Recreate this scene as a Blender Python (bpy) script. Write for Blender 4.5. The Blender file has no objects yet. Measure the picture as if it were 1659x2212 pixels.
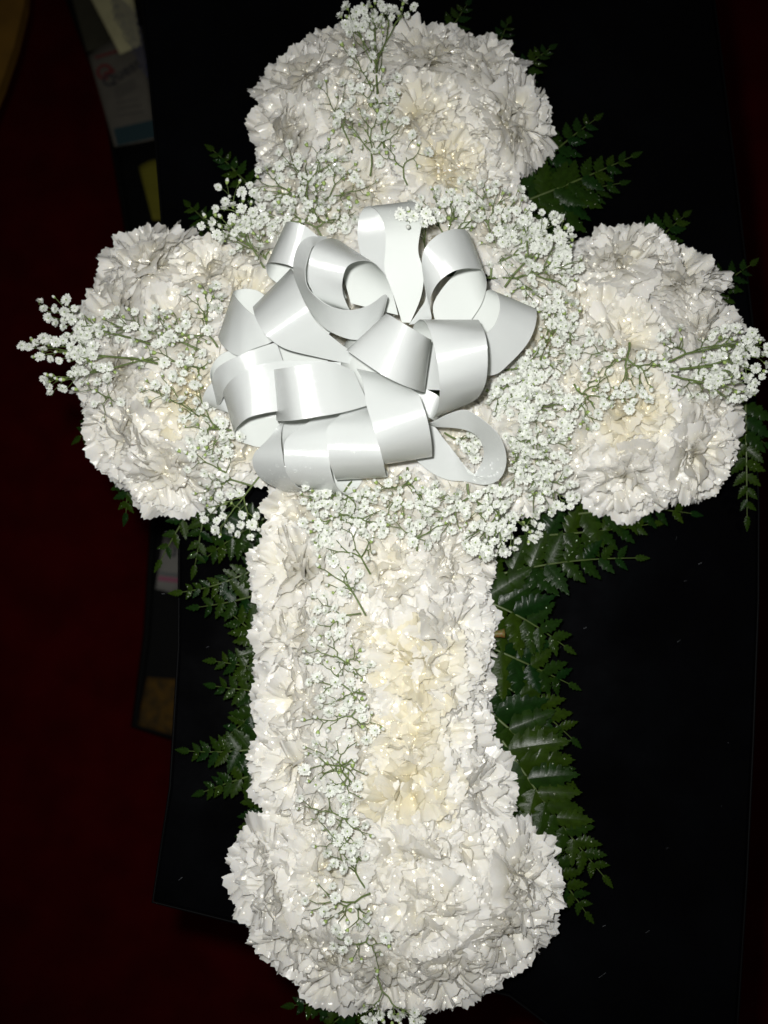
import bpy, math, random
import numpy as np
from mathutils import Vector, Matrix, Euler
PI = math.pi
sc = bpy.context.scene
C = sc.collection

# ---------------------------------------------------------------- camera, flash, world
CAM = Vector((0.0, -0.115, 0.80))
TGT = Vector((0.0, 0.0, 0.085))
SW, SH = 1659.0, 2212.0
SPAN = 0.6636                                   # metres seen top to bottom at the aim point
cd = bpy.data.cameras.new('camera'); cam = bpy.data.objects.new('camera', cd); C.objects.link(cam)
cam.location = CAM
FWD = (TGT - CAM).normalized()
cam.rotation_euler = FWD.to_track_quat('-Z', 'Y').to_euler()
DIST = (TGT - CAM).length
cd.sensor_fit = 'VERTICAL'; cd.sensor_height = 36.0
cd.lens = 36.0 * DIST / SPAN
cd.clip_start = 0.01; cd.clip_end = 50
cd.dof.use_dof = True; cd.dof.focus_distance = DIST - 0.03; cd.dof.aperture_fstop = 8
sc.camera = cam
RGT = FWD.cross(Vector((0, 0, 1))).normalized() if abs(FWD.z) < .9999 else Vector((1, 0, 0))
RGT = Vector((1, 0, 0)); UPV = RGT.cross(FWD).normalized()

w = bpy.data.worlds.new('World'); sc.world = w; w.use_nodes = True
w.node_tree.nodes['Background'].inputs[0].default_value = (1.0, 0.97, 0.90, 1)
w.node_tree.nodes['Background'].inputs[1].default_value = 0.045

ld = bpy.data.lights.new('camera_flash', 'SPOT'); lo = bpy.data.objects.new('camera_flash', ld); C.objects.link(lo)
lo.location = CAM + RGT * -0.028 + UPV * 0.036 + FWD * 0.0
lo.rotation_euler = (Vector((0.01, 0.0, 0.08)) - lo.location).to_track_quat('-Z', 'Y').to_euler()
ld.energy = 29; ld.shadow_soft_size = 0.011; ld.spot_size = math.radians(80); ld.spot_blend = 1.0
ld.color = (1.0, 0.995, 0.968)
sc.view_settings.view_transform = 'Standard'; sc.view_settings.look = 'None'
sc.view_settings.exposure = 0; sc.view_settings.gamma = 1
sc.cycles.max_bounces = 8; sc.cycles.diffuse_bounces = 4; sc.cycles.transparent_max_bounces = 12
sc.cycles.sample_clamp_indirect = 4.0

def at(x, y, z):
    """point of the plane at height z seen at (x, y) of the 1659 x 2212 photograph"""
    k = SPAN / SH / DIST
    d = FWD + RGT * ((x - SW / 2) * k) + UPV * ((SH / 2 - y) * k)
    t = (z - CAM.z) / d.z
    return CAM + d * t

# ---------------------------------------------------------------- helpers
rng = random.Random(11)
def link(o): C.objects.link(o); return o
def mesh_obj(name, verts, faces, mats, parent=None, mi=None, smooth=True, uvs=None):
    me = new_mesh(name, verts, faces, mats, mi, smooth, uvs)
    o = bpy.data.objects.new(name, me); link(o)
    if parent: o.parent = parent
    return o
def new_mesh(name, verts, faces, mats, mi=None, smooth=True, uvs=None):
    me = bpy.data.meshes.new(name)
    me.from_pydata([tuple(v) for v in verts], [], faces)
    for m in (mats if isinstance(mats, (list, tuple)) else [mats]): me.materials.append(m)
    if mi is not None: me.polygons.foreach_set('material_index', mi)
    me.polygons.foreach_set('use_smooth', [smooth] * len(me.polygons))
    if uvs is not None:
        uvl = me.uv_layers.new(name='UVMap')
        idx = np.empty(len(me.loops), dtype=np.int32); me.loops.foreach_get('vertex_index', idx)
        a = np.array(uvs, dtype=np.float32)[idx]
        uvl.data.foreach_set('uv', a.ravel())
    me.update(); return me
def empty(name, loc, label=None, cat=None, group=None):
    o = bpy.data.objects.new(name, None); link(o); o.location = loc; o.empty_display_size = .01
    tag(o, label, cat, group); return o
def tag(o, label=None, cat=None, group=None, kind=None):
    if label: o['label'] = label
    if cat: o['category'] = cat
    if group: o['group'] = group
    if kind: o['kind'] = kind
    return o
def tube(pts, radii, sides=5):
    """vertices and faces of a tapering tube through pts"""
    vs, fs = [], []
    n = len(pts)
    for i, p in enumerate(pts):
        t = (pts[min(i + 1, n - 1)] - pts[max(i - 1, 0)])
        t = t.normalized() if t.length > 1e-9 else Vector((0, 0, 1))
        a = t.orthogonal().normalized() if abs(t.z) > .95 else t.cross(Vector((0, 0, 1))).normalized()
        b = t.cross(a)
        for k in range(sides):
            q = 2 * PI * k / sides
            vs.append(p + (a * math.cos(q) + b * math.sin(q)) * radii[i])
    for i in range(n - 1):
        for k in range(sides):
            a0 = i * sides + k; a1 = i * sides + (k + 1) % sides
            fs.append((a0, a1, a1 + sides, a0 + sides))
    return vs, fs
def merge(parts):
    V, F = [], []
    for v, f in parts:
        o = len(V); V += list(v); F += [tuple(i + o for i in q) for q in f]
    return V, F

# ---------------------------------------------------------------- materials
def mat(name):
    m = bpy.data.materials.new(name); m.use_nodes = True
    nt = m.node_tree; nt.nodes.clear()
    out = nt.nodes.new('ShaderNodeOutputMaterial')
    return m, nt, out
def N(nt, typ, **kw):
    n = nt.nodes.new('ShaderNode' + typ)
    for k, v in kw.items():
        if k.startswith('i_'):
            key = k[2:].replace('_', ' ')
            n.inputs[int(key) if key.isdigit() else key].default_value = v
        else: setattr(n, k, v)
    return n
def simple(name, col, rough=.6, spec=.5, noise=0.0, nscale=200, bump=0.0, bscale=400, coat=0, col2=None):
    m, nt, out = mat(name)
    p = N(nt, 'BsdfPrincipled'); L = nt.links.new
    p.inputs['Base Color'].default_value = (*col, 1); p.inputs['Roughness'].default_value = rough
    p.inputs['Specular IOR Level'].default_value = spec; p.inputs['Coat Weight'].default_value = coat
    tc = N(nt, 'TexCoord')
    if noise or col2:
        nz = N(nt, 'TexNoise', i_Scale=nscale, i_Detail=5.0); L(tc.outputs['Object'], nz.inputs['Vector'])
        r = N(nt, 'ValToRGB'); c2 = col2 or tuple(c * (1 - noise) for c in col)
        r.color_ramp.elements[0].position = .35; r.color_ramp.elements[1].position = .65
        r.color_ramp.elements[0].color = (*c2, 1); r.color_ramp.elements[1].color = (*col, 1)
        L(nz.outputs['Fac'], r.inputs[0]); L(r.outputs[0], p.inputs['Base Color'])
    if bump:
        nb = N(nt, 'TexNoise', i_Scale=bscale, i_Detail=4.0); L(tc.outputs['Object'], nb.inputs['Vector'])
        b = N(nt, 'Bump', i_Strength=bump, i_Distance=.001); L(nb.outputs['Fac'], b.inputs['Height']); L(b.outputs[0], p.inputs['Normal'])
    L(p.outputs[0], out.inputs[0]); return m

def petal_material():
    m, nt, out = mat('carnation_petal'); L = nt.links.new
    tc = N(nt, 'TexCoord'); uv = N(nt, 'UVMap'); sep = N(nt, 'SeparateXYZ'); L(uv.outputs[0], sep.inputs[0])
    oi = N(nt, 'ObjectInfo')
    ramp = N(nt, 'ValToRGB'); e = ramp.color_ramp.elements
    e[0].position = .3; e[0].color = (.91, .87, .71, 1); e[1].position = .86; e[1].color = (.94, .928, .898, 1)
    L(sep.outputs['Y'], ramp.inputs[0])
    nz = N(nt, 'TexNoise', i_Scale=130.0, i_Detail=3.0); L(tc.outputs['Object'], nz.inputs['Vector'])
    mul = N(nt, 'Mix', data_type='RGBA', blend_type='MULTIPLY'); mul.inputs[0].default_value = 1
    L(ramp.outputs[0], mul.inputs[6]); L(oi.outputs['Color'], mul.inputs[7])
    r2 = N(nt, 'ValToRGB'); r2.color_ramp.elements[0].color = (.93, .925, .89, 1); r2.color_ramp.elements[1].color = (1, 1, 1, 1)
    r2.color_ramp.elements[0].position = .35; r2.color_ramp.elements[1].position = .55
    L(nz.outputs['Fac'], r2.inputs[0])
    mul2 = N(nt, 'Mix', data_type='RGBA', blend_type='MULTIPLY'); mul2.inputs[0].default_value = .8
    L(mul.outputs[2], mul2.inputs[6]); L(r2.outputs[0], mul2.inputs[7])
    # veins running to the rim
    wv = N(nt, 'TexNoise', i_Scale=1.0, i_Detail=2.0)
    mp = N(nt, 'Mapping'); mp.inputs['Scale'].default_value = (46, 1.6, 1); L(uv.outputs[0], mp.inputs[0]); L(mp.outputs[0], wv.inputs['Vector'])
    b0 = N(nt, 'Bump', i_Strength=.3, i_Distance=.0010); n3 = N(nt, 'TexNoise', i_Scale=170.0, i_Detail=4.0); L(tc.outputs['Object'], n3.inputs['Vector']); L(n3.outputs['Fac'], b0.inputs['Height'])
    b1 = N(nt, 'Bump', i_Strength=.45, i_Distance=.0006); L(wv.outputs['Fac'], b1.inputs['Height']); L(b0.outputs[0], b1.inputs['Normal'])
    # the fine mist of water on the petal
    vo = N(nt, 'TexVoronoi', i_Scale=900.0); L(tc.outputs['Object'], vo.inputs['Vector'])
    mr = N(nt, 'MapRange'); mr.inputs[1].default_value = .0; mr.inputs[2].default_value = .32; mr.inputs[3].default_value = 1; mr.inputs[4].default_value = 0
    L(vo.outputs['Distance'], mr.inputs[0])
    b2 = N(nt, 'Bump', i_Strength=.55, i_Distance=.0005); L(mr.outputs[0], b2.inputs['Height']); L(b1.outputs[0], b2.inputs['Normal'])
    p = N(nt, 'BsdfPrincipled'); L(mul2.outputs[2], p.inputs['Base Color']); p.inputs['Roughness'].default_value = .6
    p.inputs['Specular IOR Level'].default_value = .3; L(b1.outputs[0], p.inputs['Normal'])
    p.inputs['Coat Weight'].default_value = .45; p.inputs['Coat Roughness'].default_value = .2; p.inputs['Coat IOR'].default_value = 1.5; L(b2.outputs[0], p.inputs['Coat Normal'])
    p.inputs['Subsurface Weight'].default_value = .35; p.inputs['Subsurface Radius'].default_value = (1.0, .9, .75); p.inputs['Subsurface Scale'].default_value = .0022
    t = N(nt, 'BsdfTranslucent'); L(mul2.outputs[2], t.inputs['Color'])
    mx = N(nt, 'MixShader'); mx.inputs[0].default_value = .40
    L(p.outputs[0], mx.inputs[1]); L(t.outputs[0], mx.inputs[2]); L(mx.outputs[0], out.inputs[0]); return m
M_PETAL = petal_material()

def white_thin(name, col, tr=.3, rough=.6, coat=.0):
    m, nt, out = mat(name); L = nt.links.new
    p = N(nt, 'BsdfPrincipled'); p.inputs['Base Color'].default_value = (*col, 1); p.inputs['Roughness'].default_value = rough
    p.inputs['Specular IOR Level'].default_value = .4; p.inputs['Coat Weight'].default_value = coat; p.inputs['Coat Roughness'].default_value = .1
    t = N(nt, 'BsdfTranslucent'); t.inputs['Color'].default_value = (*col, 1)
    mx = N(nt, 'MixShader'); mx.inputs[0].default_value = tr
    L(p.outputs[0], mx.inputs[1]); L(t.outputs[0], mx.inputs[2]); L(mx.outputs[0], out.inputs[0]); return m
M_GYP = white_thin('baby_breath_petal', (.88, .90, .85), .36, .55, .35)
M_GYPC = simple('baby_breath_eye', (.16, .22, .05), .6)
M_STEM = simple('baby_breath_stem', (.13, .18, .055), .5, .4, .4, 300)
M_CALYX = simple('baby_breath_calyx', (.30, .40, .12), .5, .4, .3, 400)

def satin():
    m, nt, out = mat('white_satin_ribbon'); L = nt.links.new
    uv = N(nt, 'UVMap'); mp = N(nt, 'Mapping'); mp.inputs['Scale'].default_value = (3, 260, 1); L(uv.outputs[0], mp.inputs[0])
    nz = N(nt, 'TexNoise', i_Scale=1.0, i_Detail=2.0); L(mp.outputs[0], nz.inputs['Vector'])
    mp2 = N(nt, 'Mapping'); mp2.inputs['Scale'].default_value = (60, 60, 1); L(uv.outputs[0], mp2.inputs[0])
    nz2 = N(nt, 'TexNoise', i_Scale=1.0, i_Detail=6.0); L(mp2.outputs[0], nz2.inputs['Vector'])
    ad = N(nt, 'Math', operation='ADD'); L(nz.outputs['Fac'], ad.inputs[0]); L(nz2.outputs['Fac'], ad.inputs[1])
    b = N(nt, 'Bump', i_Strength=.3, i_Distance=.0004); L(ad.outputs[0], b.inputs['Height'])
    p = N(nt, 'BsdfPrincipled'); p.inputs['Base Color'].default_value = (.79, .82, .82, 1); p.inputs['Roughness'].default_value = .24
    p.inputs['Specular IOR Level'].default_value = .75; L(b.outputs[0], p.inputs['Normal'])
    p.inputs['Coat Weight'].default_value = 1.0; p.inputs['Coat Roughness'].default_value = .11; p.inputs['Coat IOR'].default_value = 1.75; L(b.outputs[0], p.inputs['Coat Normal'])
    t = N(nt, 'BsdfTranslucent'); t.inputs['Color'].default_value = (.85, .84, .79, 1)
    mx = N(nt, 'MixShader'); mx.inputs[0].default_value = .30
    L(p.outputs[0], mx.inputs[1]); L(t.outputs[0], mx.inputs[2]); L(mx.outputs[0], out.inputs[0]); return m
M_SATIN = satin()
M_RIBIN = white_thin('ribbon_matt_back', (.78, .81, .785), .28, .6)

def fern_mat():
    m, nt, out = mat('fern_leaf'); L = nt.links.new
    tc = N(nt, 'TexCoord'); oi = N(nt, 'ObjectInfo'); uv = N(nt, 'UVMap')
    r = N(nt, 'ValToRGB'); e = r.color_ramp.elements
    e[0].color = (.004, .019, .003, 1); e[1].color = (.018, .036, .002, 1); L(oi.outputs['Random'], r.inputs[0])
    nz = N(nt, 'TexNoise', i_Scale=4.0, i_Detail=4.0); L(uv.outputs[0], nz.inputs['Vector'])
    r2 = N(nt, 'ValToRGB'); r2.color_ramp.elements[0].color = (.55, .55, .5, 1); r2.color_ramp.elements[0].position = .3; r2.color_ramp.elements[1].position = .7
    L(nz.outputs['Fac'], r2.inputs[0])
    mu = N(nt, 'Mix', data_type='RGBA', blend_type='MULTIPLY'); mu.inputs[0].default_value = 1; L(r.outputs[0], mu.inputs[6]); L(r2.outputs[0], mu.inputs[7])
    mp = N(nt, 'Mapping'); mp.inputs['Rotation'].default_value = (0, 0, .6); mp.inputs['Scale'].default_value = (9, 1, 1); L(uv.outputs[0], mp.inputs[0])
    wv = N(nt, 'TexWave', i_Scale=4.0, i_Distortion=1.2); L(mp.outputs[0], wv.inputs['Vector'])
    b = N(nt, 'Bump', i_Strength=.22, i_Distance=.0003); L(wv.outputs['Fac'], b.inputs['Height'])
    p = N(nt, 'BsdfPrincipled'); L(mu.outputs[2], p.inputs['Base Color']); p.inputs['Roughness'].default_value = .27
    p.inputs['Specular IOR Level'].default_value = .16; L(b.outputs[0], p.inputs['Normal'])
    L(p.outputs[0], out.inputs[0]); return m
M_FERN = fern_mat()
M_RACH = simple('fern_stem', (.05, .075, .015), .45, .5, .3, 200)

def drop_mat():
    m, nt, out = mat('water_drop'); L = nt.links.new
    tr = N(nt, 'BsdfTransparent'); tr.inputs[0].default_value = (.99, .99, .99, 1)
    g = N(nt, 'BsdfGlossy'); g.inputs['Roughness'].default_value = .09; g.inputs['Color'].default_value = (1, 1, 1, 1)
    g.inputs['Color'].default_value = (.95, .95, .95, 1)
    ad = N(nt, 'AddShader'); L(tr.outputs[0], ad.inputs[0]); L(g.outputs[0], ad.inputs[1]); L(ad.outputs[0], out.inputs[0]); return m
M_DROP = drop_mat()
M_DROPB = drop_mat(); M_DROPB.name = 'water_drop_on_ribbon'; M_DROPB.node_tree.nodes['Glossy BSDF'].inputs['Color'].default_value = (.16, .16, .16, 1)
M_FOAM = simple('wet_green_floral_foam', (.035, .06, .03), .85, .2, .4, 300, .6, 900)

def table_mat():
    m, nt, out = mat('black_gloss_top'); L = nt.links.new
    tc = N(nt, 'TexCoord')
    nz = N(nt, 'TexNoise', i_Scale=9.0, i_Detail=6.0, i_Roughness=.6); L(tc.outputs['Object'], nz.inputs['Vector'])
    mr = N(nt, 'MapRange'); mr.inputs[1].default_value = .4; mr.inputs[2].default_value = .7; mr.inputs[3].default_value = .10; mr.inputs[4].default_value = .20
    L(nz.outputs['Fac'], mr.inputs[0])
    r = N(nt, 'ValToRGB'); r.color_ramp.elements[0].color = (.0006, .0006, .0008, 1); r.color_ramp.elements[1].color = (.0012, .0014, .0019, 1)
    r.color_ramp.elements[0].position = .45; r.color_ramp.elements[1].position = .75; L(nz.outputs['Fac'], r.inputs[0])
    p = N(nt, 'BsdfPrincipled'); L(r.outputs[0], p.inputs['Base Color']); L(mr.outputs[0], p.inputs['Roughness']); p.inputs['Specular IOR Level'].default_value = .07
    L(p.outputs[0], out.inputs[0]); return m
M_TABLE = table_mat()
M_EDGE = simple('black_edge_trim', (.0015, .0016, .0018), .5, .03)
M_CARPET = simple('dark_red_carpet', (.042, .0012, .0016), .95, .02, .3, 14, .8, 700)
M_BLACK = simple('black_plastic_tray', (.003, .003, .003), .6, .05)
M_MUST = simple('mustard_board', (.17, .085, .008), .7, .2, .3, 20)
def paper(name, c, n=.12): return simple(name, c, .8, .15, n, 40)

# ---------------------------------------------------------------- setting
def slab(name, pts, ztop, zbot, m, parent=None, bevel=.0):
    n = len(pts)
    vs = [(p.x, p.y, ztop) for p in pts] + [(p.x, p.y, zbot) for p in pts]
    fs = [tuple(range(n)), tuple(range(2 * n - 1, n - 1, -1))] + [(i, i + n, (i + 1) % n + n, (i + 1) % n) for i in range(n)]
    o = mesh_obj(name, vs, fs, m, parent, smooth=False)
    if bevel:
        b = o.modifiers.new('bevel', 'BEVEL'); b.width = bevel; b.segments = 3; b.limit_method = 'ANGLE'
    return o
fl = mesh_obj('floor', [(-4, -4, -1.0), (4, -4, -1.0), (4, 4, -1.0), (-4, 4, -1.0)], [(0, 1, 2, 3)], M_CARPET, smooth=False)
tag(fl, kind='structure')

tb = [(286, -60), (306, 0), (322, 150), (336, 300), (352, 500), (372, 800), (388, 1120), (386, 1400), (368, 1700), (330, 1948),
      (620, 2020), (1100, 2150), (1300, 2300), (1560, 2400), (1592, 2212), (1612, 1900), (1626, 1600), (1637, 1300), (1638, 1100), (1625, 700), (1585, 350), (1542, 0), (1535, -60)]
tbw = [at(x, y, 0) for x, y in tb]
te = empty('side_table', (0, 0, -.03), 'black glossy table top with bowed sides under the flower cross', 'table')
o = slab('table_top', tbw, 0, -.022, M_TABLE, te, .002); o.location.z = .03
# rim: a slim line of raised trim round the top
rim_v, rim_f = tube([p + Vector((0, 0, .001)) for p in tbw] + [tbw[0] + Vector((0, 0, .001))], [.0009] * (len(tbw) + 1), 6)
o = mesh_obj('edge_trim', rim_v, rim_f, M_EDGE, te); o.location.z = .03
for (px, py) in ((480, 200), (480, 1800), (1480, 200), (1450, 1900)):
    p = at(px, py, 0); v, f = tube([Vector((p.x, p.y, -.0225)), Vector((p.x * .97, p.y, -1.0))], [.018, .012], 12)
    o = mesh_obj('leg', v, f, M_EDGE, te); o.location.z = .03
# dust flecks and scratches lying on the black top
V, F = [], []
for i in range(26):
    x = rng.uniform(1100, 1620); y = rng.uniform(1120, 2150)
    if i % 5 == 0: x = rng.uniform(340, 520); y = rng.uniform(1100, 1900)
    p = at(x, y, .0004); a = rng.gauss(.5, .25); l = rng.uniform(.0002, .0016) * (2.2 if rng.random() < .1 else 1); h = rng.uniform(.00005, .00014)
    d = Vector((math.cos(a), math.sin(a), 0)); q = Vector((-d.y, d.x, 0)); n = len(V)
    V += [p - d * l - q * h, p + d * l - q * h, p + d * l + q * h, p - d * l + q * h, p + Vector((0, 0, .0002))]
    F += [(n, n + 1, n + 4), (n + 1, n + 2, n + 4), (n + 2, n + 3, n + 4), (n + 3, n, n + 4)]
o = mesh_obj('dust', V, F, simple('grey_dust', (.07, .075, .08), .8), smooth=False)
tag(o, 'pale dust flecks and short scratches on the black table top', 'dust', kind='stuff')

ZT = -.95
tr = [(140, -40), (150, 0), (230, 216), (278, 500), (318, 800), (334, 1110), (318, 1371), (292, 1568), (372, 1590), (520, 1600), (520, -40)]
trw = [at(x, y, ZT) for x, y in tr]
to = empty('paper_tray', (0, 0, -1.0), 'low black tray full of papers on the red carpet beside the table', 'tray')
o = slab('tray_bottom', trw, ZT, -1.0 + .001, M_BLACK, to); o.location.z = 1.0
rv, rf = tube([p + Vector((0, 0, .004)) for p in trw[:9]], [.006] * 9, 6)
o = mesh_obj('rim', rv, rf, simple('tray_rim', (.003, .003, .003), .6, .05), to); o.location.z = 1.0

def sheet(name, pix, z, m, label, cat, curl=.004):
    """a thin sheet seen with its corners at pix (tl, bl, br, tr); slightly curled; local frame at its middle"""
    P = [at(x, y, z) for x, y in pix]; c = sum(P, Vector()) / 4
    n = 8; vs = []
    for i in range(n + 1):
        for j in range(n + 1):
            u, v = i / n, j / n
            p = (P[0] * (1 - v) + P[1] * v) * (1 - u) + (P[3] * (1 - v) + P[2] * v) * u
            vs.append(p - c + Vector((0, 0, curl * (math.sin(u * 3 + v * 2) + 1))))
    fs = [(i * (n + 1) + j, i * (n + 1) + j + 1, (i + 1) * (n + 1) + j + 1, (i + 1) * (n + 1) + j) for i in range(n) for j in range(n)]
    root = empty(name, c, label, cat)
    o = mesh_obj('sheet', vs, fs, m, root); s = o.modifiers.new('thick', 'SOLIDIFY'); s.thickness = .0006; s.offset = -1
    return root, c, P
def strip_on(root, c, z, a, b, h, m, name, label=None):
    """a printed band on a sheet from pixel a to pixel b, h pixels high"""
    A = at(*a, z); B = at(*b, z); H = (at(a[0], a[1] + h, z) - A).length
    d = (B - A).normalized(); q = Vector((d.y, -d.x, 0)) * H
    vs = [A - c, B - c, B + q - c, A + q - c]
    o = mesh_obj(name, vs, [(0, 1, 2, 3)], m, root, smooth=False)
    if label: o['label'] = label
    return o
def word(root, c, z, txt, pix, size_px, ang, m, name='printed_word'):
    cu = bpy.data.curves.new(name, 'FONT'); cu.body = txt; p = at(*pix, z)
    cu.size = (at(pix[0], pix[1] + size_px, z) - p).length; cu.extrude = .0002; cu.offset = cu.size * .012
    o = bpy.data.objects.new(name, cu); link(o); cu.materials.append(m); o.parent = root
    bpy.context.view_layer.update()
    me = bpy.data.meshes.new_from_object(o); bpy.data.objects.remove(o); me.name = name
    o = bpy.data.objects.new(name, me); link(o); o.parent = root
    o.location = p - c; o.rotation_euler = (0, 0, math.radians(ang)); return o
INK = simple('black_ink', (.015, .015, .02), .7); RED = simple('red_ink', (.12, .012, .012), .7); BLU = simple('blue_ink', (.05, .06, .16), .7)
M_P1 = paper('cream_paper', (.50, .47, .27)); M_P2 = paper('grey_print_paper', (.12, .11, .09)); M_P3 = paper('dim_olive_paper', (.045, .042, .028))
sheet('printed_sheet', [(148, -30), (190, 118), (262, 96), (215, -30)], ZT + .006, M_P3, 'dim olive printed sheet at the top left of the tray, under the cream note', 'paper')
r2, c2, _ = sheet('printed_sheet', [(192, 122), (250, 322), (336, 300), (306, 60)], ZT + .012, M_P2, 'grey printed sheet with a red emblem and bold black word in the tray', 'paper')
zz = ZT + .024
word(r2, c2, zz, 'Quest', (229, 190), 34, 34, INK)
# red emblem: a rounded ring with a bar
ev = []; E0 = at(226, 155, zz)
for k in range(25):
    a = 2 * PI * k / 24; R0 = (at(244, 155, zz) - E0).length
    ev += [E0 - c2 + Vector((math.cos(a), math.sin(a) * 1.05, 0)) * R0 * .62, E0 - c2 + Vector((math.cos(a), math.sin(a) * 1.05, 0)) * R0]
mesh_obj('emblem', ev, [(2 * k, 2 * k + 1, 2 * k + 3, 2 * k + 2) for k in range(20)], RED, r2, smooth=False)
strip_on(r2, c2, zz, (222, 158), (246, 148), 8, RED, 'emblem_bar'); strip_on(r2, c2, zz, (205, 122), (268, 102), 6, RED, 'red_stripe')
for k in range(3): strip_on(r2, c2, zz, (246 + k * 2, 196 + k * 8), (290 + k * 2, 170 + k * 8), 1.6, INK, 'text_line')
for k in range(3): strip_on(r2, c2, zz, (250 + k * 2, 222 + k * 14), (300 + k * 5, 212 + k * 14), 1.2, INK, 'text_line')
strip_on(r2, c2, zz, (245, 278), (333, 258), 38, simple('teal_band', (.022, .045, .052), .7, .1), 'teal_band', 'dull teal band along the foot of the sheet')
r1, c1, _ = sheet('cream_note', [(182, -30), (261, 122), (304, 97), (284, -30)], ZT + .03, M_P1, 'cream note with handwriting at the top of the tray', 'note', .003)
V, F = [], []
for li in range(9):
    p0 = at(290 - li * 6.5, 20 - li * 5, ZT + .0375); dirv = (at(302, 92, ZT) - at(284, 10, ZT)).normalized(); nq = Vector((-dirv.y, dirv.x, 0))
    pts = []
    for k in range(28 - li * 2):
        pts.append(p0 - c1 + dirv * (k * .0052) + nq * (.004 * math.sin(k * 2.1 + li) * rng.uniform(.4, 1.2)))
    v, f = tube(pts, [.0009] * len(pts), 3); V, F = merge([(V, F), (v, f)])
tag(mesh_obj('handwriting', V, F, BLU, r1), kind='stuff')
sheet('yellow_card', [(300, 362), (332, 480), (362, 474), (342, 346)], ZT + .012, paper('olive_yellow_card', (.13, .12, .012)), 'olive yellow card at the table edge, below the printed sheets', 'card')
r4, c4, _ = sheet('white_card', [(356, 1150), (338, 1273), (402, 1288), (404, 1154)], ZT + .012, paper('white_card_paper', (.18, .175, .16)), 'white card with a black letter u and pink stripe by the table edge', 'card')
zz = ZT + .0225
word(r4, c4, zz, 'u', (360, 1201), 44, -3, INK)
strip_on(r4, c4, zz, (345, 1235), (402, 1242), 6, simple('grey_stripe', (.07, .08, .08), .7), 'grey_stripe'); strip_on(r4, c4, zz, (343, 1244), (402, 1251), 10, simple('pink_stripe', (.20, .05, .09), .7), 'pink_stripe')
sheet('brown_mat', [(318, 1462), (300, 1566), (385, 1592), (392, 1468)], ZT + .012, simple('flecked_brown_cork', (.07, .038, .007), .9, .1, 0, 90, 1.0, 500, col2=(.03, .02, .008)), 'flecked brown cork mat at the lower end of the tray', 'mat')
mb = slab('mustard_board', [at(-60, -60, -.55), at(58, -60, -.55), at(52, 10, -.55), at(30, 100, -.55), at(2, 182, -.55), at(-60, 330, -.55)], -.55, -.57, M_MUST)
tag(mb, 'mustard coloured board cut off by the top left corner', 'board')

# ---------------------------------------------------------------- carnation petals
def petal_mesh(r, L, ph0, ph1, half, ruf, teeth=12, nv=9):
    nu = 2 * teeth + 1
    K = 24; prof = [(0.0, 0.0, ph0)]
    x = z = 0
    for i in range(1, K + 9):
        t = min(1.25, i / K); s = min(1, t); sm = s * s * (3 - 2 * s)
        ph = ph0 + (ph1 - ph0) * sm
        x += math.sin(ph) * L / K; z += math.cos(ph) * L / K
        prof.append((x, z, ph))
    def P(f):
        q = max(0, min(len(prof) - 1.001, f / L * K)); i = int(q); a = q - i
        A, B = prof[i], prof[i + 1]
        return tuple(A[k] * (1 - a) + B[k] * a for k in range(3))
    w1 = r.uniform(4, 6.5); w2 = r.uniform(9, 13); p1 = r.uniform(0, 7); p2 = r.uniform(0, 7); p3 = r.uniform(0, 7)
    tooth = [r.uniform(.35, 1.0) * (1 if k % 2 else -1) for k in range(nu)]
    low = [r.uniform(-1, 1) for _ in range(4)]
    vs, uvs = [], []
    for j in range(nv + 1):
        v = j / nv
        for k in range(nu):
            u = -1 + 2 * k / (nu - 1)
            Lu = 1 - .04 * u * u - .30 * u ** 6 + .05 * math.sin(2.2 * u + p3) + .03 * math.sin(5 * u + low[0] * 3)
            e = max(0, (v - .84) / .16)
            rr = L * v * Lu + L * .030 * tooth[k] * e * e
            al = u * half
            neck = min(1, .28 + 1.05 * v)
            y = rr * math.sin(al) * neck; f = rr * math.cos(al * .8)
            px, pz, ph = P(f)
            d = ruf * L * (.62 * v ** 1.5 * math.sin(w1 * u + p1 + .8 * v) + 0.30 * v ** 2.5 * math.sin(w2 * u + p2 - 2 * v) + .10 * v * math.sin(7 * v + 3 * u + p3))
            d += .008 * L * tooth[k] * e
            px += -math.cos(ph) * d; pz += math.sin(ph) * d
            y += .22 * ruf * L * v * v * math.sin(w2 * u + p2 + 1.6)
            vs.append((px, y, pz)); uvs.append((k / (nu - 1), v))
    fs = [(j * nu + k, j * nu + k + 1, (j + 1) * nu + k + 1, (j + 1) * nu + k) for j in range(nv) for k in range(nu - 1)]
    return new_mesh('petal', vs, fs, M_PETAL, uvs=uvs)
D = math.radians
PET = {'outer': [], 'mid': [], 'inner': [], 'core': []}
pr = random.Random(5)
for i in range(12):
    PET['outer'].append(petal_mesh(pr, .0390, D(pr.uniform(42, 54)), D(pr.uniform(94, 122)), D(pr.uniform(28, 38)), pr.uniform(.03, .08)))
    PET['mid'].append(petal_mesh(pr, .0385, D(pr.uniform(26, 40)), D(pr.uniform(80, 112)), D(pr.uniform(26, 36)), pr.uniform(.06, .11)))
    PET['inner'].append(petal_mesh(pr, .0345, D(pr.uniform(12, 24)), D(pr.uniform(48, 92)), D(pr.uniform(26, 35)), pr.uniform(.09, .16)))
    PET['core'].append(petal_mesh(pr, .0295, D(pr.uniform(4, 16)), D(pr.uniform(26, 80)), D(pr.uniform(27, 38)), pr.uniform(.13, .22)))
PETV = {}
for c_, lst in PET.items():
    for me in lst:
        a = np.empty(len(me.vertices) * 3, dtype=np.float32); me.vertices.foreach_get('co', a); PETV[me.name] = a.reshape(-1, 3)
PET_NU, PET_NV = 25, 9

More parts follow.
